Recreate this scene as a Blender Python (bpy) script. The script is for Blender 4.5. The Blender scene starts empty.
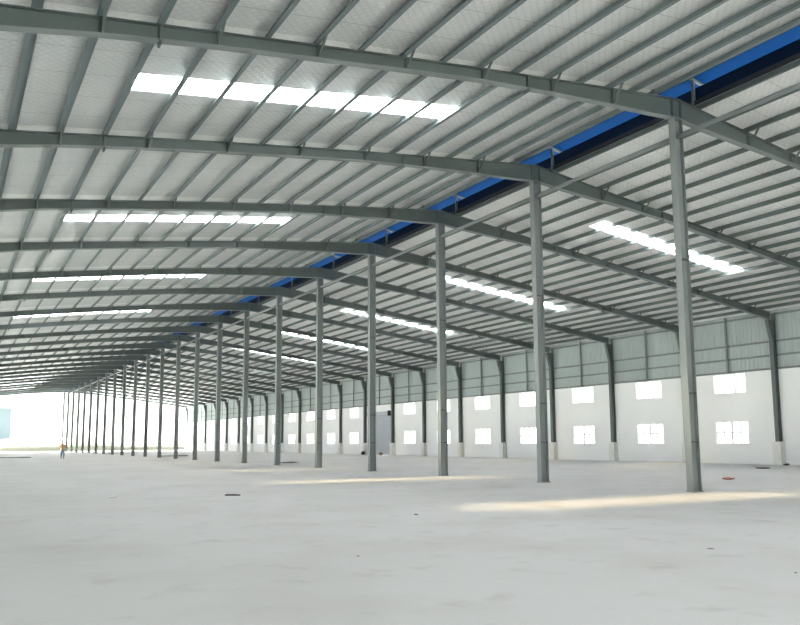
import bpy, bmesh, math, random
from mathutils import Vector, Matrix
random.seed(7)
scene = bpy.context.scene
COL = scene.collection

# ------------------------------------------------------------------ layout (metres)
H_EYE = 1.55
BAY, Y1 = 6.8616, 15.963            # frame spacing, first frame
XR = 19.45                          # line of centre columns under the ridge
XW = 44.25                          # inner face of the right wall
XL = -5.3                           # left wall
NF = 23                             # frames
YS, YE = -14.0, Y1 + BAY * (NF - 1) + .35
WALL_T = 5.88                       # top of the white wall
def YF(k): return Y1 + BAY * (k - 1)

def ztop(x):                        # top of the rafters
    if x <= XR:
        t = max(0., min(1., x / XR))
        return 12.36 - .127 * (XR - x) + .10 * math.sin(math.pi * t)
    return 12.36 - .119 * (x - XR)
def lerp_tab(tab, x):
    if x <= tab[0][0]: return tab[0][1]
    for (a, u), (b, v) in zip(tab, tab[1:]):
        if x <= b: return u + (v - u) * (x - a) / (b - a)
    return tab[-1][1]
DEPTH = [(-5.3, .75), (-1, .5), (.4, .46), (2.2, .37), (4.3, .34), (11.8, .34), (14.25, .42), (16.6, .52), (18.9, .65),
         (20.1, .65), (22.1, .55), (24.2, .42), (26.5, .34), (37.5, .34), (41, .42), (43.9, .5)]
def zbot(x): return ztop(x) - lerp_tab(DEPTH, x)
PUR = .20                           # purlin height
def zsheet(x): return ztop(x) + PUR + .012

# ------------------------------------------------------------------ materials
def mat(name, col, rough=.6, metal=0., noise=None, bump=None, spec=.4):
    m = bpy.data.materials.new(name); m.use_nodes = True
    nt = m.node_tree; b = nt.nodes['Principled BSDF']
    b.inputs['Base Color'].default_value = (*col, 1); b.inputs['Roughness'].default_value = rough
    b.inputs['Metallic'].default_value = metal; b.inputs['Specular IOR Level'].default_value = spec
    tc = nt.nodes.new('ShaderNodeTexCoord')
    if noise:
        sc, amt, col2 = noise
        n = nt.nodes.new('ShaderNodeTexNoise'); n.inputs['Scale'].default_value = sc; n.inputs['Detail'].default_value = 6
        nt.links.new(tc.outputs['Object'], n.inputs['Vector'])
        r = nt.nodes.new('ShaderNodeMapRange'); r.inputs['From Min'].default_value = .35; r.inputs['From Max'].default_value = .7
        r.inputs['To Max'].default_value = amt
        nt.links.new(n.outputs['Fac'], r.inputs['Value'])
        mx = nt.nodes.new('ShaderNodeMix'); mx.data_type = 'RGBA'
        mx.inputs['A'].default_value = (*col, 1); mx.inputs['B'].default_value = (*col2, 1)
        nt.links.new(r.outputs['Result'], mx.inputs['Factor']); nt.links.new(mx.outputs['Result'], b.inputs['Base Color'])
    if bump:
        sc, st = bump
        n = nt.nodes.new('ShaderNodeTexNoise'); n.inputs['Scale'].default_value = sc; n.inputs['Detail'].default_value = 4
        nt.links.new(tc.outputs['Object'], n.inputs['Vector'])
        bp = nt.nodes.new('ShaderNodeBump'); bp.inputs['Strength'].default_value = st; bp.inputs['Distance'].default_value = .02
        nt.links.new(n.outputs['Fac'], bp.inputs['Height']); nt.links.new(bp.outputs['Normal'], b.inputs['Normal'])
    return m

M = {}
M['steel'] = mat('grey green steel paint', (.215, .242, .245), .5, noise=(.8, .5, (.185, .2, .19)))
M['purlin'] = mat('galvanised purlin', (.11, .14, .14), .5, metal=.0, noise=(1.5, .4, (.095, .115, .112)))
M['rafter'] = mat('dark grey green rafter paint', (.108, .135, .132), .5, noise=(.8, .5, (.093, .112, .104)))
M['purlin lit'] = mat('lit galvanised purlin', (.165, .205, .215), .5, noise=(1.5, .4, (.14, .17, .175)))  # left slope only: purlins lit brighter there, put into a paler colour
M['dark'] = mat('dark steel paint', (.05, .065, .065), .5)
M['clad'] = mat('grey cladding', (.42, .48, .485), .5, noise=(.3, .4, (.37, .43, .43)))
M['wall'] = mat('white rendered wall', (.87, .885, .89), .85, noise=(.35, .35, (.82, .835, .84)), bump=(30, .15))
M['pedestal'] = mat('white rendered pedestal', (.76, .77, .74), .85, noise=(2, .5, (.62, .64, .6)))
M['blue'] = mat('blue roof sheet', (.004, .062, .215), .85, spec=.03)
M['navy'] = mat('navy flashing', (.003, .010, .026), .8, spec=.1)
M['white'] = mat('white window frame', (.8, .82, .83), .5)
M['shutter'] = mat('blue grey shutter', (.42, .46, .50), .5)
M['ground'] = mat('dry sandy ground', (.52, .52, .47), .95, noise=(.06, .7, (.42, .44, .37)))
M['bank'] = mat('dry grassy bank', (.16, .15, .115), .95, noise=(.2, .8, (.12, .13, .09)))
M['bluewall'] = mat('pale blue wall', (.12, .155, .168), .7)
M['roofgrey'] = mat('pale roof', (.35, .4, .42), .7)
M['wood'] = mat('dark weathered timber', (.06, .055, .05), .8)
M['boards'] = mat('weathered boards', (.17, .15, .14), .8)
M['black'] = mat('black scrap', (.02, .02, .022), .7)
M['rust'] = mat('red brown scrap', (.35, .10, .06), .8)
M['bag'] = mat('brown sack', (.22, .17, .13), .9)
M['pale'] = mat('white paper scrap', (.8, .8, .78), .8)
M['skin'] = mat('skin', (.35, .2, .13), .6)
M['hair'] = mat('dark hair', (.02, .015, .012), .6)
M['shirt'] = mat('orange brown shirt', (.42, .23, .11), .9)
M['trousers'] = mat('blue grey trousers', (.13, .18, .24), .9)
M['shoe'] = mat('dark shoe', (.03, .03, .035), .6)

def foil_mat(name, ca, cb, metal):   # quilted foil insulation under the sheeting
    m = bpy.data.materials.new(name); m.use_nodes = True
    nt = m.node_tree; b = nt.nodes['Principled BSDF']; L = nt.links
    b.inputs['Roughness'].default_value = .42; b.inputs['Metallic'].default_value = .35
    tc = nt.nodes.new('ShaderNodeTexCoord')
    n = nt.nodes.new('ShaderNodeTexNoise'); n.inputs['Scale'].default_value = .9; n.inputs['Detail'].default_value = 5
    L.new(tc.outputs['Object'], n.inputs['Vector'])
    mp = nt.nodes.new('ShaderNodeMapping'); mp.inputs['Rotation'].default_value = (0, 0, math.radians(45))
    L.new(tc.outputs['Object'], mp.inputs['Vector'])
    br = nt.nodes.new('ShaderNodeTexBrick'); br.offset = 0
    br.inputs['Scale'].default_value = 1.0; br.inputs['Brick Width'].default_value = .17; br.inputs['Row Height'].default_value = .17
    br.inputs['Mortar Size'].default_value = .035; br.inputs['Mortar Smooth'].default_value = 1
    br.inputs['Color1'].default_value = (1, 1, 1, 1); br.inputs['Color2'].default_value = (.9, .9, .9, 1); br.inputs['Mortar'].default_value = (0, 0, 0, 1)
    L.new(mp.outputs['Vector'], br.inputs['Vector'])
    # lengthwise joints of the foil rolls
    jb = nt.nodes.new('ShaderNodeTexBrick'); jb.offset = 0
    jb.inputs['Scale'].default_value = 1.0; jb.inputs['Brick Width'].default_value = 200; jb.inputs['Row Height'].default_value = 1.37
    jb.inputs['Mortar Size'].default_value = .012; jb.inputs['Mortar Smooth'].default_value = .3
    for s in ('Color1', 'Color2'): jb.inputs[s].default_value = (1, 1, 1, 1)
    jb.inputs['Mortar'].default_value = (.62, .6, .57, 1)
    L.new(tc.outputs['Object'], jb.inputs['Vector'])
    cr = nt.nodes.new('ShaderNodeMix'); cr.data_type = 'RGBA'
    cr.inputs['A'].default_value = (*ca, 1); cr.inputs['B'].default_value = (*cb, 1)
    L.new(n.outputs['Fac'], cr.inputs['Factor'])
    mu = nt.nodes.new('ShaderNodeMix'); mu.data_type = 'RGBA'; mu.blend_type = 'MULTIPLY'; mu.inputs['Factor'].default_value = 1
    L.new(cr.outputs['Result'], mu.inputs['A']); L.new(jb.outputs['Color'], mu.inputs['B'])
    mq = nt.nodes.new('ShaderNodeMix'); mq.data_type = 'RGBA'; mq.blend_type = 'MULTIPLY'; mq.inputs['Factor'].default_value = .10
    L.new(mu.outputs['Result'], mq.inputs['A']); L.new(br.outputs['Color'], mq.inputs['B'])
    # white band across the foil just beyond every frame
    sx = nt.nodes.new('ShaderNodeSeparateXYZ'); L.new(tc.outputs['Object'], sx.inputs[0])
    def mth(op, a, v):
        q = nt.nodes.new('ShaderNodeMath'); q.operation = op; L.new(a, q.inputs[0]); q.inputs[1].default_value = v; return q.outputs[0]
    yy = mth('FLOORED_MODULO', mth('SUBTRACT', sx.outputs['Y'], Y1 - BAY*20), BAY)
    pale_band = mth('COMPARE', yy, .26); pale_band.node.inputs[2].default_value = .24
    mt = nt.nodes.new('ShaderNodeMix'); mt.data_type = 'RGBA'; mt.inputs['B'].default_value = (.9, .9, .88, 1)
    L.new(pale_band, mt.inputs['Factor']); L.new(mq.outputs['Result'], mt.inputs['A']); L.new(mt.outputs['Result'], b.inputs['Base Color'])
    im = nt.nodes.new('ShaderNodeMath'); im.operation = 'MULTIPLY_ADD'; L.new(pale_band, im.inputs[0]); im.inputs[1].default_value = -metal; im.inputs[2].default_value = metal
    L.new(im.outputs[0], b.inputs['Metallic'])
    bp = nt.nodes.new('ShaderNodeBump'); bp.inputs['Strength'].default_value = .45; bp.inputs['Distance'].default_value = .02
    L.new(br.outputs['Fac'], bp.inputs['Height']); bp.invert = True
    b2 = nt.nodes.new('ShaderNodeBump'); b2.inputs['Strength'].default_value = .35; b2.inputs['Distance'].default_value = .08
    n2 = nt.nodes.new('ShaderNodeTexNoise'); n2.inputs['Scale'].default_value = 5; n2.inputs['Detail'].default_value = 3
    L.new(tc.outputs['Object'], n2.inputs['Vector']); L.new(n2.outputs['Fac'], b2.inputs['Height'])
    L.new(bp.outputs['Normal'], b2.inputs['Normal']); L.new(b2.outputs['Normal'], b.inputs['Normal'])
    return m
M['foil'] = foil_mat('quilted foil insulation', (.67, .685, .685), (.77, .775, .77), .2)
M['foil lit'] = foil_mat('lit quilted foil insulation', (.83, .845, .84), (.90, .90, .89), .1)  # right slope only: extra light mixed into a paler foil colour

def floor_mat():
    m = bpy.data.materials.new('dusty concrete floor'); m.use_nodes = True
    nt = m.node_tree; b = nt.nodes['Principled BSDF']; L = nt.links
    b.inputs['Roughness'].default_value = .75; b.inputs['Specular IOR Level'].default_value = .25
    tc = nt.nodes.new('ShaderNodeTexCoord')
    def noise(sc, det=6, lo=.35, hi=.7, to=1.):
        n = nt.nodes.new('ShaderNodeTexNoise'); n.inputs['Scale'].default_value = sc; n.inputs['Detail'].default_value = det
        L.new(tc.outputs['Object'], n.inputs['Vector'])
        r = nt.nodes.new('ShaderNodeMapRange'); r.inputs['From Min'].default_value = lo; r.inputs['From Max'].default_value = hi; r.inputs['To Max'].default_value = to
        L.new(n.outputs['Fac'], r.inputs['Value']); return r.outputs['Result']
    def mix(a, bcol, fac):
        x = nt.nodes.new('ShaderNodeMix'); x.data_type = 'RGBA'
        if isinstance(a, tuple): x.inputs['A'].default_value = (*a, 1)
        else: L.new(a, x.inputs['A'])
        x.inputs['B'].default_value = (*bcol, 1); L.new(fac, x.inputs['Factor']); return x.outputs['Result']
    c = mix((.53, .535, .53), (.47, .475, .465), noise(.12))
    c = mix(c, (.40, .39, .36), noise(.45, 8, .48, .75, .6))
    c = mix(c, (.30, .29, .27), noise(1.5, 10, .58, .8, .55))
    c = mix(c, (.25, .24, .22), noise(4.5, 4, .73, .8, .6))
    L.new(c, b.inputs['Base Color'])
    return m
M['floor'] = floor_mat()

def glass_mat():
    m = bpy.data.materials.new('window glass'); m.use_nodes = True
    nt = m.node_tree; nt.nodes.remove(nt.nodes['Principled BSDF'])
    t = nt.nodes.new('ShaderNodeBsdfTransparent'); t.inputs['Color'].default_value = (.93, .96, .97, 1)
    g = nt.nodes.new('ShaderNodeBsdfGlossy'); g.inputs['Roughness'].default_value = .05
    mx = nt.nodes.new('ShaderNodeMixShader'); mx.inputs['Fac'].default_value = .06
    nt.links.new(t.outputs[0], mx.inputs[1]); nt.links.new(g.outputs[0], mx.inputs[2])
    nt.links.new(mx.outputs[0], nt.nodes['Material Output'].inputs['Surface'])
    return m
M['glass'] = glass_mat()
def skylight_mat():                # fibreglass sheet: mostly scatters the daylight, lets a little through unscattered
    m = bpy.data.materials.new('translucent fibreglass'); m.use_nodes = True
    nt = m.node_tree; nt.nodes.remove(nt.nodes['Principled BSDF'])
    t = nt.nodes.new('ShaderNodeBsdfTransparent'); t.inputs['Color'].default_value = (.95, .74, .42, 1)
    g = nt.nodes.new('ShaderNodeBsdfTranslucent'); g.inputs['Color'].default_value = (.92, .93, .955, 1)
    mx = nt.nodes.new('ShaderNodeMixShader'); mx.inputs['Fac'].default_value = .88
    nt.links.new(t.outputs[0], mx.inputs[1]); nt.links.new(g.outputs[0], mx.inputs[2])
    nt.links.new(mx.outputs[0], nt.nodes['Material Output'].inputs['Surface'])
    return m
M['skylight'] = skylight_mat()

# ------------------------------------------------------------------ helpers
class MB:
    def __init__(s): s.v = []; s.f = []
    def box(s, x0, x1, y0, y1, z0, z1):
        n = len(s.v)
        s.v += [(x0,y0,z0),(x1,y0,z0),(x1,y1,z0),(x0,y1,z0),(x0,y0,z1),(x1,y0,z1),(x1,y1,z1),(x0,y1,z1)]
        s.f += [(n,n+3,n+2,n+1),(n+4,n+5,n+6,n+7),(n,n+1,n+5,n+4),(n+1,n+2,n+6,n+5),(n+2,n+3,n+7,n+6),(n+3,n,n+4,n+7)]
        return s
    def prism_y(s, prof, y0, y1):      # closed profile of (x, z), counter-clockwise seen from -Y, swept along Y
        n = len(s.v); k = len(prof)
        s.v += [(x, y0, z) for x, z in prof] + [(x, y1, z) for x, z in prof]
        s.f += [tuple(range(n, n+k)), tuple(range(n+2*k-1, n+k-1, -1))]
        for i in range(k):
            j = (i+1) % k; s.f.append((n+j, n+i, n+k+i, n+k+j))
        return s
    def strip(s, secs):                # secs: list of rings (each the same number of points), capped tube
        n = len(s.v); k = len(secs[0])
        for r in secs: s.v += list(r)
        for a in range(len(secs)-1):
            for i in range(k):
                j = (i+1) % k; s.f.append((n+a*k+i, n+a*k+j, n+(a+1)*k+j, n+(a+1)*k+i))
        s.f += [tuple(range(n+k-1, n-1, -1)), tuple(range(n+(len(secs)-1)*k, n+len(secs)*k))]
        return s
    def bar(s, a, b, w, h):            # rectangular bar between two points
        a, b = Vector(a), Vector(b); d = (b-a).normalized()
        u = d.cross(Vector((0,0,1)))
        if u.length < 1e-3: u = Vector((1,0,0))
        u.normalize(); v = u.cross(d)
        ring = lambda p: [tuple(p+u*w/2*i+v*h/2*j) for i, j in ((-1,-1),(1,-1),(1,1),(-1,1))]
        return s.strip([ring(a), ring(b)])
    def tube(s, a, b, r, n=12):
        a, b = Vector(a), Vector(b); d = (b-a).normalized()
        u = d.cross(Vector((0,0,1)))
        if u.length < 1e-3: u = Vector((1,0,0))
        u.normalize(); v = u.cross(d)
        ring = lambda p: [tuple(p+u*r*math.cos(t*math.tau/n)+v*r*math.sin(t*math.tau/n)) for t in range(n)]
        return s.strip([ring(a), ring(b)])
    def mesh(s, name, m):
        me = bpy.data.meshes.new(name); me.from_pydata(s.v, [], s.f)
        bm = bmesh.new(); bm.from_mesh(me); bmesh.ops.recalc_face_normals(bm, faces=bm.faces); bm.to_mesh(me); bm.free()
        me.materials.append(M[m]); return me
    def build(s, name, m, parent=None, loc=(0,0,0), smooth=False):
        me = s.mesh(name, m)
        if smooth:
            for p in me.polygons: p.use_smooth = True
        return link(name, me, parent, loc)
def link(name, data, parent=None, loc=(0,0,0)):
    o = bpy.data.objects.new(name, data); COL.objects.link(o); o.location = loc
    if parent: o.parent = parent
    return o
def tag(o, label, cat, group=None, kind=None):
    o['label'] = label; o['category'] = cat
    if group: o['group'] = group
    if kind: o['kind'] = kind
    return o
def thing(name, loc, label, cat, group=None, kind=None):
    o = bpy.data.objects.new(name, None); COL.objects.link(o); o.location = loc; o.empty_display_size = .2
    return tag(o, label, cat, group, kind)
def copy_tree(o, parent=None):
    c = o.copy(); COL.objects.link(c)
    if parent: c.parent = parent
    for ch in list(o.children): copy_tree(ch, c)
    return c
ORD = ['zeroth','first','second','third','fourth','fifth','sixth','seventh','eighth','ninth','tenth','eleventh','twelfth','thirteenth',
       'fourteenth','fifteenth','sixteenth','seventeenth','eighteenth','nineteenth','twentieth','twenty-first','twenty-second','twenty-third','twenty-fourth']

# ------------------------------------------------------------------ ground, floor
tag(MB().box(XL-.4, XW+.5, YS-.4, YE+.6, -.25, 0).build('floor', 'floor'), 'dusty pale grey concrete floor of the whole hall', 'floor', kind='structure')
tag(MB().box(-300, 400, -120, 620, -.6, -.26).build('ground', 'ground'), 'sunlit sandy ground outside the hall', 'ground', kind='structure')
# sandy bank beyond the open far end
mb = MB(); secs = []
for i in range(41):
    x = -70 + i*5.; h = 3.0 + .5*math.sin(i*.7) + .35*math.sin(i*1.9+1) - .012*max(0, x)
    secs.append([(x, 196, -.3), (x, 203+math.sin(i), h*.8), (x, 208, h), (x, 240, h*1.05), (x, 250, -.3)])
mb.strip(secs)
tag(mb.build('earth_bank', 'bank', smooth=True), 'pale grassy earth bank outside the open far end', 'bank', kind='structure')

# ------------------------------------------------------------------ right wall with windows and door
WIN_BAYS = [k for k in range(3, NF) if k != 10]
UP, LO = (4.56, 5.84), (1.28, 2.74)
WHW = 1.23                                   # half width of a window
DOOR = (78.35, 83.6, 4.85)
WT = .24
def wall_mesh(x0, x1, wins, door):
    mb = MB(); y = YS
    ev = [(YF(k)+BAY/2-WHW, YF(k)+BAY/2+WHW, 'w') for k in wins]
    if door: ev.append((door[0], door[1], 'd'))
    for a, b, t in sorted(ev):
        mb.box(x0, x1, y, a, 0, WALL_T)
        if t == 'w':
            mb.box(x0, x1, a, b, 0, LO[0]); mb.box(x0, x1, a, b, LO[1], UP[0]); mb.box(x0, x1, a, b, UP[1], WALL_T)
        else: mb.box(x0, x1, a, b, door[2], WALL_T)
        y = b
    mb.box(x0, x1, y, YE, 0, WALL_T)
    return mb
tag(wall_mesh(XW, XW+WT, WIN_BAYS, DOOR).build('wall_right', 'wall'), 'long white rendered wall on the right side of the hall', 'wall', kind='structure')
# left wall: openings in every bay, added and sized to let light in
mb = MB(); y = YS
for k in range(-1, NF):
    a, b = YF(k)+.5, YF(k)+BAY-.5
    if a < YS+.3: continue
    mb.box(XL-WT, XL, y, a, 0, WALL_T); mb.box(XL-WT, XL, a, b, 4.9 if k > 2 else 2.7, WALL_T); y = b
mb.box(XL-WT, XL, y, YE, 0, WALL_T)
tag(mb.build('wall_left', 'wall'), 'white wall with added light openings on the left side of the hall', 'wall', kind='structure')

def corrugated(x, y0, y1, z0, z1, pitch=.28, d=.035):
    mb = MB(); pts = []; y = y0
    while y < y1:
        pts += [(x, y), (x, y+pitch*.55), (x+d, y+pitch*.67), (x+d, y+pitch*.88)]; y += pitch
    t = .012
    for (xa, ya), (xb, yb) in zip(pts, pts[1:]):
        n = len(mb.v); mb.v += [(xa,ya,z0),(xb,yb,z0),(xb,yb,z1),(xa,ya,z1)]; mb.f.append((n,n+1,n+2,n+3))
        n = len(mb.v); mb.v += [(xa+t,ya,z0),(xb+t,yb,z0),(xb+t,yb,z1),(xa+t,ya,z1)]; mb.f.append((n+3,n+2,n+1,n))
    return mb
ZE = zsheet(XW+.1) + .03
tag(corrugated(XW+.10, YS, YE, WALL_T, ZE).build('wall_right_upper', 'clad'), 'grey ribbed metal cladding above the white right wall', 'wall', kind='structure')
# near gable wall behind the viewer with a wide opening added to let daylight in
mb = MB(); mb.box(XL-WT, 2, YS-WT, YS, 0, WALL_T).box(26, XW+WT, YS-WT, YS, 0, WALL_T)
mb.box(XL-WT, XW+WT, YS-WT, YS, WALL_T, zsheet(XW)-.1).prism_y([(XL-.2, zsheet(XL)-.3), (XW+.2, zsheet(XW)-.1), (XR, zsheet(XR)-.1)], YS-WT, YS)
tag(mb.build('wall_front', 'wall'), 'white end wall with a wide added daylight opening behind the viewer', 'wall', kind='structure')
tag(corrugated(XL-.12, YS, YE, WALL_T, zsheet(XL)-.03).build('wall_left_upper', 'clad'), 'grey ribbed metal cladding above the left wall', 'wall', kind='structure')

def make_window(z0, z1, rows, cols, transom):
    W = MB(); t = .05; x0, x1 = .03, .10; h = z1-z0
    W.box(x0,x1,-WHW,WHW,0,t).box(x0,x1,-WHW,WHW,h-t,h).box(x0,x1,-WHW,-WHW+t,t,h-t).box(x0,x1,WHW-t,WHW,t,h-t)
    fr = W.mesh('window_frame', 'white')
    B = MB()
    for c in range(1, cols):
        y = -WHW + 2*WHW*c/cols; w = .075 if c*2 == cols else .045
        B.box(.045,.085,y-w,y+w,t,h-t)
    if transom: B.box(.045,.085,-WHW+t,WHW-t,h*transom-.045,h*transom+.045)
    br = B.mesh('glazing_bars', 'white')
    pn = MB().box(.062,.068,-WHW+t,WHW-t,t,h-t).mesh('window_pane', 'glass')
    return fr, br, pn
wu = make_window(*UP, 1, 3, None); wl = make_window(*LO, 2, 4, .52)
n = 0
for i, k in enumerate(WIN_BAYS):
    for (z, ms, nm) in ((UP[0], wu, 'upper'), (LO[0], wl, 'lower')):
        n += 1
        w = thing('window_%d' % n, (XW, YF(k)+BAY/2, z), '%s white framed window in the right wall, %s one from the front' % (nm, ORD[i+1]), 'window', 'windows in the right wall', 'structure')
        for nm2, me in zip(('window_frame', 'glazing_bars', 'window_pane'), ms): link(nm2, me, w)
# roller shutter door
d = thing('door_1', (XW, DOOR[0], 0), 'blue grey roller shutter door in the white right wall', 'door', None, 'structure')
dw = DOOR[1]-DOOR[0]
mb = MB(); z = .02
while z < DOOR[2]-.05:
    mb.prism_y([(.06, z), (.085, z), (.085, z+.1), (.06, z+.1), (.045, z+.05)], .05, dw-.05); z += .1
mb.build('shutter_curtain', 'shutter', d)
for y in (0, dw-.06): MB().box(-.03, .1, y, y+.06, 0, DOOR[2]).build('guide_rail', 'dark', d)
MB().box(-.42, -.01, .12, dw+.1, DOOR[2]-.25, DOOR[2]+.22).build('roller_box', 'shutter', d)
MB().box(-.46, -.01, -.14, .12, DOOR[2]-.3, DOOR[2]+.28).build('roller_motor', 'black', d)

# ------------------------------------------------------------------ roof sheeting with openings for skylight strips
PL = [1.02 + 1.2025*i for i in range(-5, 14)]; PL[-1] = 16.65; PL += [17.62, 18.52]
PRt = [20.58] + [21.80 + 1.187*i for i in range(19)]
SKL = [(k, YF(k)+BAY/2 + (.95 if k == 7 else 0)) for k in range(-3, NF, 2)]
SKR = [(k, YF(k)+BAY/2) for k in range(-2, NF, 2)]
SHW = .52
def roof(xs, skys, sx):
    mb = MB(); t = .05
    cuts = sorted([(y-SHW, y+SHW) for _, y in skys])
    segs = []; y = YS
    for a, b in cuts: segs += [(y, a, False), (a, b, True)]; y = b
    segs.append((y, YE, False))
    for y0, y1, hole in segs:
        runs = [xs] if not hole else [[x for x in xs if x <= sx[0]], [x for x in xs if x >= sx[1]]]
        for r in runs:
            prof = [(x, zsheet(x)) for x in r] + [(x, zsheet(x)+t) for x in reversed(r)]
            n0 = len(r)
            for i in range(n0-1):
                mb.prism_y([prof[i], prof[i+1], (r[i+1], zsheet(r[i+1])+t), (r[i], zsheet(r[i])+t)], y0, y1)
    return mb
SXL = (3.45, 13.35); SXR = (26.1, 36.0)
xsl = sorted([XL-.3] + [x for x in PL] + [SXL[0], SXL[1], 18.72]); xsr = sorted([20.4] + PRt + [SXR[0], SXR[1], XW+.35])
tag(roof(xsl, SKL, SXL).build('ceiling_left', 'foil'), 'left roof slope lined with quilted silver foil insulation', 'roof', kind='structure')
tag(roof(xsr, SKR, SXR).build('ceiling_right', 'foil lit'), 'right roof slope lined with quilted silver foil insulation', 'roof', kind='structure')

def skylight(x0, x1):
    mb = MB(); N = 12
    ys = [-SHW + 2*SHW*i/12 for i in range(13)]
    for i in range(N):
        xa, xb = x0+(x1-x0)*i/N, x0+(x1-x0)*(i+1)/N
        for j in range(12):
            za = lambda x, q: zsheet(x) + .03 + (.018 if q % 2 else -.006)
            n = len(mb.v)
            mb.v += [(xa,ys[j],za(xa,j)),(xb,ys[j],za(xb,j)),(xb,ys[j+1],za(xb,j+1)),(xa,ys[j+1],za(xa,j+1))]
            mb.f.append((n,n+1,n+2,n+3))
    return mb.mesh('skylight_panel', 'skylight')
for lst, sx, side in ((SKL, SXL, 'left'), (SKR, SXR, 'right')):
    me = skylight(sx[0]+.01, sx[1]-.01)
    for i, (k, y) in enumerate(lst):
        o = link('skylight_panel', me, None, (0, y, 0))
        tag(o, ('glowing translucent skylight strip across the %s roof slope, %s in view from the front' % (side, ORD[i-1])) if i > 1 else
            'unseen skylight strip added for floor light in the %s roof slope behind or above the viewer, %s' % (side, ('farther back', 'nearer')[i]), 'skylight', 'skylight strips on the %s slope' % side)

# ------------------------------------------------------------------ purlins (Z sections running the whole length)
def zsec(x, z):
    h, w, t = PUR-.004, (.115 if x < XR else .085), .012
    return [(x-t/2, z+t), (x-w, z+t), (x-w, z), (x+t/2, z), (x+t/2, z+h-t), (x+w, z+h-t), (x+w, z+h), (x-t/2, z+h)]
for i, x in enumerate(sorted(PL, reverse=True)):
    if x < .5: continue
    o = MB().prism_y([(a-x, b-ztop(x)) for a, b in zsec(x, ztop(x)+.002)], YS, YE).build('roof_purlin', 'purlin lit', None, (x, 0, ztop(x)))
    tag(o, 'grey steel purlin under the left roof slope, %s out from the ridge' % ORD[i+1], 'purlin', 'purlins of the left roof slope')
for i, x in enumerate(PRt):
    if x > XW-.1: continue
    o = MB().prism_y([(a-x, b-ztop(x)) for a, b in zsec(x, ztop(x)+.002)], YS, YE).build('roof_purlin', 'purlin', None, (x, 0, ztop(x)))
    tag(o, 'grey steel purlin under the right roof slope, %s out from the ridge' % ORD[i+1], 'purlin', 'purlins of the right roof slope')

# ------------------------------------------------------------------ ridge ventilator
v = thing('ridge_ventilator', (XR, 0, ztop(XR)), 'long raised blue ridge ventilator along the top of the roof', 'ventilator')
zr = ztop(XR)
mb = MB()
for s in (-1, 1):
    mb.prism_y([(0, 1.10), (s*2.05, .74), (s*2.05, .77), (0, 1.13)], YS, YE)
    mb.prism_y([(s*2.05, .55), (s*2.07, .55), (s*2.07, .77), (s*2.05, .77)], YS, YE)
mb.build('cap_sheet', 'blue', v)
MB().prism_y([(1.02, .1), (1.05, .1), (1.05, .60), (1.02, .60)], YS, YE).build('throat_flashing', 'navy', v)
MB().prism_y([(-1.05, .1), (-1.02, .1), (-1.02, .60), (-1.05, .60)], YS, YE).build('throat_flashing', 'navy', v)
MB().prism_y([(-.80, .0), (-.72, .0), (-.72, .30), (-.80, .30)], YS, YE).build('throat_trim', 'black', v)
MB().prism_y([(.98, .0), (.90, .0), (.90, .14), (.98, .14)], YS, YE).build('throat_trim', 'black', v)
for k in range(1, NF+1):
    b = MB()
    for s in (-1, 1):
        b.bar((s*.94, YF(k), .0), (s*.94, YF(k), .92), .09, .09)
        b.bar((0, YF(k), 1.06), (s*1.85, YF(k), .735), .08, .08)
    b.build('cap_bracket', 'rafter', v)

# ------------------------------------------------------------------ rafters
STA = [XL+.1, -2, .4, 2.2, 4.3, 6.6, 9.3, 11.8, 14.25, 16.6, 18.4, XR, 20.5, 22.1, 24.2, 26.5, 29, 32, 35, 37.5, 41, XW-.32]
STIFF = [-2.6, -.18, 2.22, 4.63, 7.03, 9.44, 11.84, 14.25, 16.65, XR-.19, XR+.19, 22.99, 25.36, 27.73, 30.1, 32.48, 34.85, 37.23, 39.6, 42.0]
ft = .024
def chord(z0f, z1f, w):
    return MB().strip([[(x, -w/2, z0f(x)), (x, w/2, z0f(x)), (x, w/2, z1f(x)), (x, -w/2, z1f(x))] for x in STA])
web_me = chord(lambda x: zbot(x)+ft, lambda x: ztop(x)-ft, .012).mesh('web', 'rafter')
top_me = chord(lambda x: ztop(x)-ft, ztop, .22).mesh('top_flange', 'rafter')
bot_me = chord(zbot, lambda x: zbot(x)+ft, .22).mesh('bottom_flange', 'steel')  # paler paint than the web: light off the floor put into colour
def stiff(x):
    return MB().box(x-.007, x+.007, -.105, -.007, zbot(x)+ft, ztop(x)-ft).box(x-.007, x+.007, .007, .105, zbot(x)+ft, ztop(x)-ft).mesh('web_stiffener', 'rafter')
def fly(x):
    z = zbot(x)+.04
    m = MB().bar((x+.02, -.10, z), (x+.02, -.52, ztop(x)+.10), .05, .05).bar((x+.02, .10, z), (x+.02, .52, ztop(x)+.10), .05, .05)
    return m.mesh('fly_brace', 'rafter')
def splice(x):
    return MB().box(x-.025, x+.025, -.11, -.007, zbot(x)-.09, ztop(x)-ft).box(x-.025, x+.025, .007, .11, zbot(x)-.09, ztop(x)-ft).mesh('end_plate', 'rafter')
st_me = [stiff(x) for x in STIFF]
fl_me = [fly(x) for x in STIFF if abs(x-XR) > 1 and -.5 < x < 43.5]
sp_me = [splice(x) for x in (3.4, 13.4, 26.6, 36.6)]
for k in range(1, NF+1):
    r = thing('roof_rafter', (0, YF(k), 0), 'tapered grey steel roof rafter resting on the %s centre column from the front' % ORD[k], 'rafter', 'roof rafters across the hall')
    link('web', web_me, r); link('top_flange', top_me, r); link('bottom_flange', bot_me, r)
    for me in st_me: link('web_stiffener', me, r)
    for me in sp_me: link('end_plate', me, r)
    if k <= 12:
        for me in fl_me: link('fly_brace', me, r)

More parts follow.
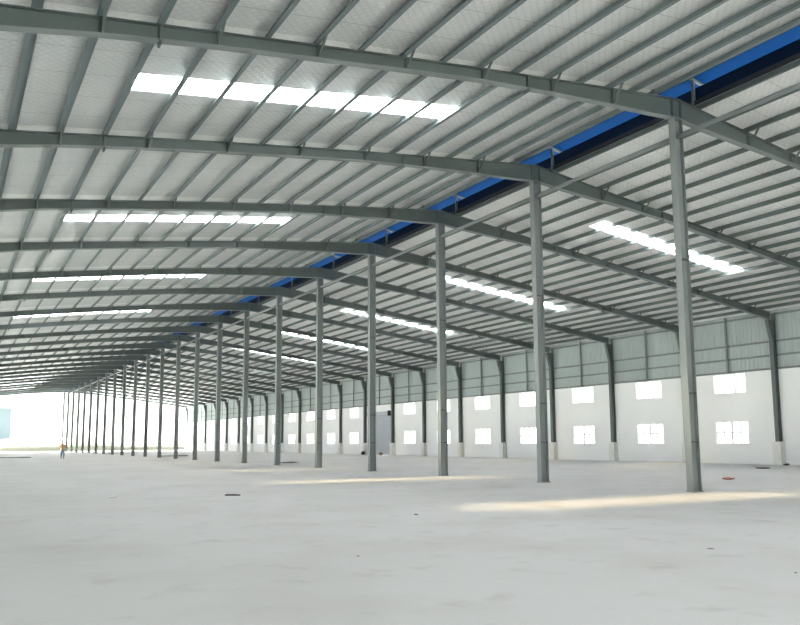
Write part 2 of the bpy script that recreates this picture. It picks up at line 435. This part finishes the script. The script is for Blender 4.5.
# ------------------------------------------------------------------ centre columns
zc = min(zbot(XR-.2), zbot(XR), zbot(XR+.2))
fa = MB().box(-.185, -.167, -.12, .12, .03, zc-.025).mesh('flange', 'steel')
fb = MB().box(.167, .185, -.12, .12, .03, zc-.025).mesh('flange', 'steel')
wb = MB().box(-.167, .167, -.006, .006, .03, zc-.025).mesh('web', 'steel')
bp = MB().box(-.21, .21, -.15, .15, 0, .03)
bpm = bp.mesh('base_plate', 'steel')
cpm = MB().box(-.2, .2, -.125, .125, zc-.025, zc-.002).mesh('cap_plate', 'steel')
jn = [MB().box(-.167, .167, -.112, -.006, z, z+.03).box(-.167, .167, .006, .112, z, z+.03).mesh('web_stiffener', 'dark') for z in (1.48, 2.95, 7.1)]
for k in range(1, NF+1):
    c = thing('steel_column', (XR, YF(k), 0), 'tall grey green steel column under the ridge, %s in the centre row from the front' % ORD[k], 'column', 'centre row of steel columns')
    for nm, me in (('flange', fa), ('flange', fb), ('web', wb), ('base_plate', bpm), ('cap_plate', cpm)): link(nm, me, c)
    for me in jn: link('web_stiffener', me, c)
# round strut tubes between the column heads
tm = MB().tube((0, .012, 0), (0, BAY-.012, 0), .075, 14).mesh('strut_tube', 'steel')
for p in tm.polygons: p.use_smooth = len(p.vertices) == 4
for k in range(0, NF):
    o = link('strut_tube', tm, None, (XR+.05, YF(k), 11.12))
    tag(o, ('round grey strut tube running from the first centre column out over the viewer' if k == 0 else
        'round grey strut tube between the heads of the %s and %s centre columns' % (ORD[k], ORD[k+1])), 'strut tube', 'strut tubes along the centre columns')

# ------------------------------------------------------------------ right wall columns, pedestals, girts, posts
ZP = 1.42
zt = zbot(XW-.35)
h1 = zt - ZP
cf = MB().box(-.36, -.342, -.13, .13, 0, h1).mesh('flange', 'rafter')
cb = MB().box(-.03, -.012, -.13, .13, 0, ztop(XW-.1)-ZP-.03).mesh('flange', 'rafter')
cw = MB().box(-.342, -.03, -.006, .006, 0, h1).mesh('web', 'rafter')
ch = MB().prism_y([(-.36, h1-1.3), (-.342, h1-1.3), (-.342, h1), (-.72, h1), (-.72, h1-.05)], -.11, .11).mesh('haunch', 'rafter')
ccap = MB().box(-.36, -.03, -.13, .13, h1, h1+.02).mesh('cap_plate', 'rafter')
pdm = MB().box(-.46, -.004, -.27, .27, 0, ZP).mesh('concrete_pedestal', 'pedestal')
for k in range(3, NF+1):
    o = link('concrete_pedestal', pdm, None, (XW, YF(k), 0))
    tag(o, 'white rendered concrete pedestal at the right wall, %s from the front' % ORD[k-2], 'pedestal', 'pedestals along the right wall')
    c = thing('wall_column', (XW, YF(k), ZP+.002), 'dark steel wall column on a white pedestal, %s from the front' % ORD[k-2], 'column', 'steel columns along the right wall')
    for nm, me in (('flange', cf), ('flange', cb), ('web', cw), ('haunch', ch)): link(nm, me, c)
for z, nm in ((WALL_T+.07, 'lowest, on top of the white wall'), (6.78, 'second from the bottom'), (7.66, 'third from the bottom'), (ZE-.28, 'topmost, under the eaves')):
    o = MB().prism_y([(.0, -.06), (.10, -.06), (.10, .06), (.0, .06), (.0, .04), (.085, .04), (.085, -.04), (.0, -.04)], YS, YE).build('wall_girt', 'steel', None, (XW, 0, z))
    tag(o, 'grey horizontal steel girt on the wall cladding, %s' % nm, 'girt', 'girts on the right wall cladding')
pm = MB().box(-.10, -.004, -.06, .06, 0, ZE-.05-WALL_T).mesh('wall_post', 'steel')
for i, k in enumerate(range(2, NF)):
    o = link('wall_post', pm, None, (XW, YF(k)+BAY/2, WALL_T+.002))
    tag(o, 'thin grey cladding post midway along the bay, %s post from the front' % ORD[i+1], 'post', 'cladding posts above the white wall')

# unseen screen added outside the left wall to block direct sun
MBc = MB().prism_y([(XL-8, 5.3), (XL-.25, 5.6), (XL-.25, 5.7), (XL-8, 5.4)], YS, YE)
tag(MBc.build('sun_screen', 'roofgrey'), 'unseen added sun screen along the outside of the left wall', 'sun_screen', kind='structure')
# ------------------------------------------------------------------ outside: pale blue building
b = thing('warehouse', (4, 262, 0), 'pale blue warehouse outside beyond the open far end', 'building')
MB().box(-30, 12, 0, 25, -.3, 12.2).build('wall', 'bluewall', b)
MB().prism_y([(-31, 12.2), (13, 12.2), (13, 12.5), (-9, 14.2), (-31, 12.5)], -.6, 25.6).build('roof', 'roofgrey', b)

# ------------------------------------------------------------------ person
def skin_mesh(name, pts, edges, rad, m, parent, root=0, sub=1, vox=None):
    me = bpy.data.meshes.new(name); me.from_pydata(pts, edges, [])
    o = link(name, me, parent)
    o.modifiers.new('Skin', 'SKIN')
    if not me.skin_vertices: me.skin_vertices.new()
    for i, r in enumerate(rad): me.skin_vertices[0].data[i].radius = (r, r) if not isinstance(r, tuple) else r
    me.skin_vertices[0].data[root].use_root = True
    o.modifiers['Skin'].use_smooth_shade = True; sm = o.modifiers.new('Sub', 'SUBSURF'); sm.levels = sm.render_levels = sub
    if vox:
        rm = o.modifiers.new('Remesh', 'REMESH'); rm.mode = 'VOXEL'; rm.voxel_size = vox; rm.use_smooth_shade = True
        so_ = o.modifiers.new('Smooth', 'SMOOTH'); so_.factor = .5; so_.iterations = 5
    me.materials.append(M[m]); return o
pers = thing('person', (10.05, 85.4, 0), 'person in orange brown shirt and grey trousers walking alone on the far floor', 'person')
P, E, R = [], [], []
def add(p, r, par=None):
    P.append(p); R.append(r)
    if par is not None: E.append((par, len(P)-1))
    return len(P)-1
pel = add((0, 0, .97), (.13, .09)); wa = add((0, .0, 1.12), (.12, .085), pel); chst = add((0, .01, 1.35), (.145, .09), wa); nk = add((0, .0, 1.49), .056, chst); nk2 = add((0, -.005, 1.55), .052, nk)
hd = add((0, -.025, 1.605), (.062, .072), nk2); hd2 = add((0, -.012, 1.69), (.078, .098), hd); add((0, -.005, 1.765), (.055, .068), hd2)
for s in (-1, 1):
    sh = add((s*.19, .0, 1.43), .06, chst); el = add((s*.25, .06*s+.04, 1.15), .045, sh); wr = add((s*.26, -.10*s-.06, .92), .03, el)
    pa = add((s*.26, -.12*s-.07, .86), (.02, .035), wr)
    for q, (dy, ln) in enumerate(((-.03, .075), (-.01, .09), (.01, .085), (.03, .065))):
        f1 = add((s*.262, -.12*s-.07+dy, .86-ln*.6), .010, pa); add((s*.25, -.125*s-.075+dy, .86-ln), .008, f1)
    t1 = add((s*.24, -.12*s-.115, .85), .011, pa); add((s*.235, -.12*s-.125, .81), .009, t1)
    hp = add((s*.09, .0, .90), .095, pel); kn = add((s*.10, -.12*s, .50), .06, hp); an = add((s*.10, .13*s*(-1) + (.08 if s > 0 else .10), .09), .042, kn)
    ay = P[an][1]; add((s*.11, ay-.15, .035), .034, an)
skin_mesh('body', P, E, R, 'skin', pers, 0, 2)
def pick(idx, g=.022, cut=None):
    return [P[i] for i in idx], [((R[i][0]+g, R[i][1]+g) if isinstance(R[i], tuple) else R[i]+g) for i in idx]
# clothing follows the same joints
def find(cond): return [i for i, p in enumerate(P) if cond(p)]
shl = [i for i in range(len(P)) if abs(abs(P[i][0])-.19) < 1e-6]; elb = [i for i in range(len(P)) if abs(abs(P[i][0])-.25) < 1e-6 and P[i][2] > 1]
def ellipse(c, rx, ry, n=20): return [(c[0]+rx*math.cos(t*math.tau/n), c[1]+ry*math.sin(t*math.tau/n), c[2]) for t in range(n)]
def limb(mb, pts, n=14):              # tapered round tube through points with radii
    secs = []
    for q, (p, r_) in enumerate(pts):
        d = (Vector(pts[min(q+1, len(pts)-1)][0]) - Vector(pts[max(q-1, 0)][0])).normalized()
        u = d.cross(Vector((0, 1, 0))).normalized(); v = u.cross(d)
        secs.append([tuple(Vector(p)+u*r_*math.cos(t*math.tau/n)+v*r_*math.sin(t*math.tau/n)) for t in range(n)])
    mb.strip(secs)
sh_m = MB()
sh_m.strip([ellipse((0, .002, z), rx, ry) for z, rx, ry in ((.90,.176,.130),(.98,.174,.128),(1.08,.164,.120),(1.2,.172,.124),(1.32,.190,.128),(1.40,.188,.118),(1.45,.150,.098),(1.485,.088,.080))])
for sh in shl:
    e_ = min(elb, key=lambda q: abs(P[q][0]-P[sh][0])); a, b = Vector(P[sh]), Vector(P[e_])
    limb(sh_m, [((a.x*.5, a.y, a.z-.03), .06), ((a.x*.95, a.y, a.z-.05), .072), (tuple(a.lerp(b, .3)), .078), (tuple(a.lerp(b, .6)), .074), (tuple(a.lerp(b, .95)), .068)])
so = sh_m.build('shirt', 'shirt', pers)
rm = so.modifiers.new('Remesh', 'REMESH'); rm.mode = 'VOXEL'; rm.voxel_size = .014; rm.use_smooth_shade = True
sm_ = so.modifiers.new('Smooth', 'SMOOTH'); sm_.factor = .5; sm_.iterations = 4
hips = [i for i in range(len(P)) if abs(P[i][2]-.90) < 1e-6]; kns = [i for i in range(len(P)) if abs(P[i][2]-.50) < 1e-6]; ank = [i for i in range(len(P)) if abs(P[i][2]-.09) < 1e-6]
p_, r_ = pick([pel]+hips+kns+ank, .03)
p_[0] = (0, 0, .985); r_[0] = (.128, .112); r_[1] = r_[2] = .112
skin_mesh('trousers', p_, [(0,1),(0,2),(1,3),(2,4),(3,5),(4,6)], r_, 'trousers', pers, 0, 2, .018)
for a in ank:
    x, y, _ = P[a]
    skin_mesh('shoe', [(x, y+.05, .05), (x, y-.06, .045), (x*1.05, y-.17, .035)], [(0,1),(1,2)], [.05, .052, .042], 'shoe', pers, 0, 2)
def blob(name, m, loc, rx, ry, rz, keep=None):
    bm = bmesh.new(); bmesh.ops.create_uvsphere(bm, u_segments=16, v_segments=12, radius=1)
    if keep:
        for v_ in list(bm.verts):
            if not keep(v_.co): bm.verts.remove(v_)
    for v_ in bm.verts: v_.co = Vector((v_.co.x*rx, v_.co.y*ry, v_.co.z*rz))
    for f_ in bm.faces: f_.smooth = True
    me = bpy.data.meshes.new(name); bm.to_mesh(me); bm.free(); me.materials.append(M[m]); return link(name, me, pers, loc)
blob('hair', 'hair', (0, .004, 1.715), .090, .108, .098, lambda c: c.z > -.05 + max(0, -c.y)*.75 or (c.y > .15 and c.z > -.6))
blob('nose', 'skin', (0, -.108, 1.655), .013, .02, .024)
blob('mouth', 'rust', (0, -.092, 1.605), .022, .008, .006)
for s_ in (-1, 1):
    blob('eye', 'black', (s_*.03, -.097, 1.685), .011, .009, .008); blob('ear', 'skin', (s_*.08, .0, 1.665), .014, .024, .034)

# ------------------------------------------------------------------ scraps lying on the floor
def scrap(name, x, y, sx, sy, sz, m, label, cat, rz=0., seed=0):
    rnd = random.Random(seed); bm = bmesh.new(); bmesh.ops.create_icosphere(bm, subdivisions=2, radius=1)
    for v_ in bm.verts:
        c = v_.co; k = .75 + .5*rnd.random(); c.x *= sx/2*k; c.y *= sy/2*k; c.z = max(0, c.z*.5+.5)*sz*(.7+.5*rnd.random()) if c.z > -.6 else 0
    me = bpy.data.meshes.new(name); bm.to_mesh(me); bm.free(); me.materials.append(M[m])
    o = link(name, me, None, (x, y, .001)); o.rotation_euler.z = rz; return tag(o, label, cat)
o = MB().box(-.22, .22, -.05, .05, 0, .035).bar((-.2, .08, .02), (.1, .1, .02), .05, .04).build('timber_offcut', 'wood', None, (7.33, 22.5, .001)); o.rotation_euler.z = -.55
tag(o, 'dark timber offcut lying alone on the open floor in the middle distance', 'offcut')
scrap('red_rag', 26.6, 20.2, .55, .45, .09, 'rust', 'small red brown scrap on the floor right of the first centre column', 'rag', .2, 1)
scrap('black_sheet', 37.9, 26.6, .75, .4, .08, 'black', 'flat black scrap sheet on the floor near the right wall', 'sheet', -.6, 2)
scrap('black_bag', 43.6, 29.0, .5, .35, .12, 'black', 'small black bag on the floor at the foot of the right wall', 'bag', .3, 3)
scrap('brown_bundle', 43.2, 79.0, .6, .5, .35, 'bag', 'brown bundle on the floor beside the roller shutter door', 'bundle', .3, 4)
scrap('dark_bundle', 43.5, 84.0, .5, .5, .42, 'black', 'dark bundle at the wall near the far jamb of the shutter door', 'bundle', .1, 5)
scrap('dirt_pile', 22.3, 55.2, 1.6, .6, .10, 'bag', 'low brown dirt pile between the sixth and seventh centre columns', 'dirt pile', .1, 6)
scrap('paper_scrap', 4.2, 23.8, .25, .2, .04, 'pale', 'tiny white paper scrap on the left of the floor', 'paper', 0, 7)
scrap('dark_chip', 8.7, 14.35, .10, .07, .02, 'wood', 'tiny dark chip on the floor near the front sun streak', 'chip', 0, 8)
scrap('dark_chip', 4.92, 9.65, .06, .04, .012, 'boards', 'tiny dark chip on the open foreground floor left of centre', 'chip', .4, 9)
scrap('dark_splinter', 8.65, 5.73, .10, .03, .012, 'boards', 'dark splinter on the floor at the right edge of the foreground', 'splinter', .5, 10)
scrap('grey_chip', 9.53, 7.59, .10, .04, .012, 'boards', 'flat grey chip on the foreground floor below the first centre column', 'chip', -.5, 11)
def planks(name, x, y, lx, label, seed):
    rnd = random.Random(seed); root = thing(name, (x, y, 0), label, 'timber stack')
    for i in range(3):
        q = MB().box(-lx/2, lx/2, -.12, .12, 0, .09).build('board', 'boards', root, (rnd.uniform(-.3, .3), (i-1)*.3, .001)); q.rotation_euler.z = rnd.uniform(-.06, .06)
planks('timber_stack', 5.6, 96, 4.6, 'low stack of dark boards on the floor at the far left', 1)
planks('timber_stack', 23.4, 128, 3.2, 'low stack of dark boards behind the farther centre columns', 2)
planks('timber_stack', 22.9, 92, 3.0, 'low stack of dark boards beside the twelfth centre column', 3)

# ------------------------------------------------------------------ light
w = bpy.data.worlds.new('hazy sky'); scene.world = w; w.use_nodes = True
nt = w.node_tree; bg = nt.nodes['Background']
tc = nt.nodes.new('ShaderNodeTexCoord'); sp = nt.nodes.new('ShaderNodeSeparateXYZ'); cr = nt.nodes.new('ShaderNodeValToRGB')
nt.links.new(tc.outputs['Generated'], sp.inputs[0]); nt.links.new(sp.outputs['Z'], cr.inputs['Fac'])
cr.color_ramp.elements[0].position = 0.; cr.color_ramp.elements[0].color = (1, .98, .93, 1)
cr.color_ramp.elements[1].position = .6; cr.color_ramp.elements[1].color = (.70, .82, 1, 1)
nt.links.new(cr.outputs['Color'], bg.inputs['Color']); bg.inputs['Strength'].default_value = 3.2
sun = bpy.data.lights.new('sun', 'SUN'); sun.energy = 75; sun.angle = math.radians(9); sun.color = (1, .985, .955)
so = bpy.data.objects.new('sun', sun); COL.objects.link(so)
so.rotation_euler = Vector((8.0, -4.9, -11.4)).to_track_quat('-Z', 'Y').to_euler()

# ------------------------------------------------------------------ camera
f, yaw, pitch, roll, cyp = 773.29, .52581, .12502, -.00564, 31.94
fwd = Vector((math.sin(yaw)*math.cos(pitch), math.cos(yaw)*math.cos(pitch), math.sin(pitch)))
rt = Vector((math.cos(yaw), -math.sin(yaw), 0)); up = rt.cross(fwd)
r2 = rt*math.cos(roll) + up*math.sin(roll); u2 = -rt*math.sin(roll) + up*math.cos(roll)
cd = bpy.data.cameras.new('camera'); cd.sensor_width = 36; cd.lens = f*36/800; cd.shift_y = cyp/800; cd.clip_end = 1500
co = bpy.data.objects.new('camera', cd); COL.objects.link(co)
mw = Matrix((r2, u2, -fwd)).transposed().to_4x4(); mw.translation = Vector((0, 0, H_EYE)); co.matrix_world = mw
scene.camera = co

scene.view_settings.view_transform = 'Standard'; scene.view_settings.look = 'None'
scene.view_settings.gamma = 1; scene.view_settings.use_curve_mapping = False
scene.view_settings.exposure = 0.5
scene.cycles.use_denoising = True
scene.cycles.sample_clamp_indirect = 12
scene.cycles.max_bounces = 10; scene.cycles.diffuse_bounces = 6; scene.cycles.transparent_max_bounces = 16
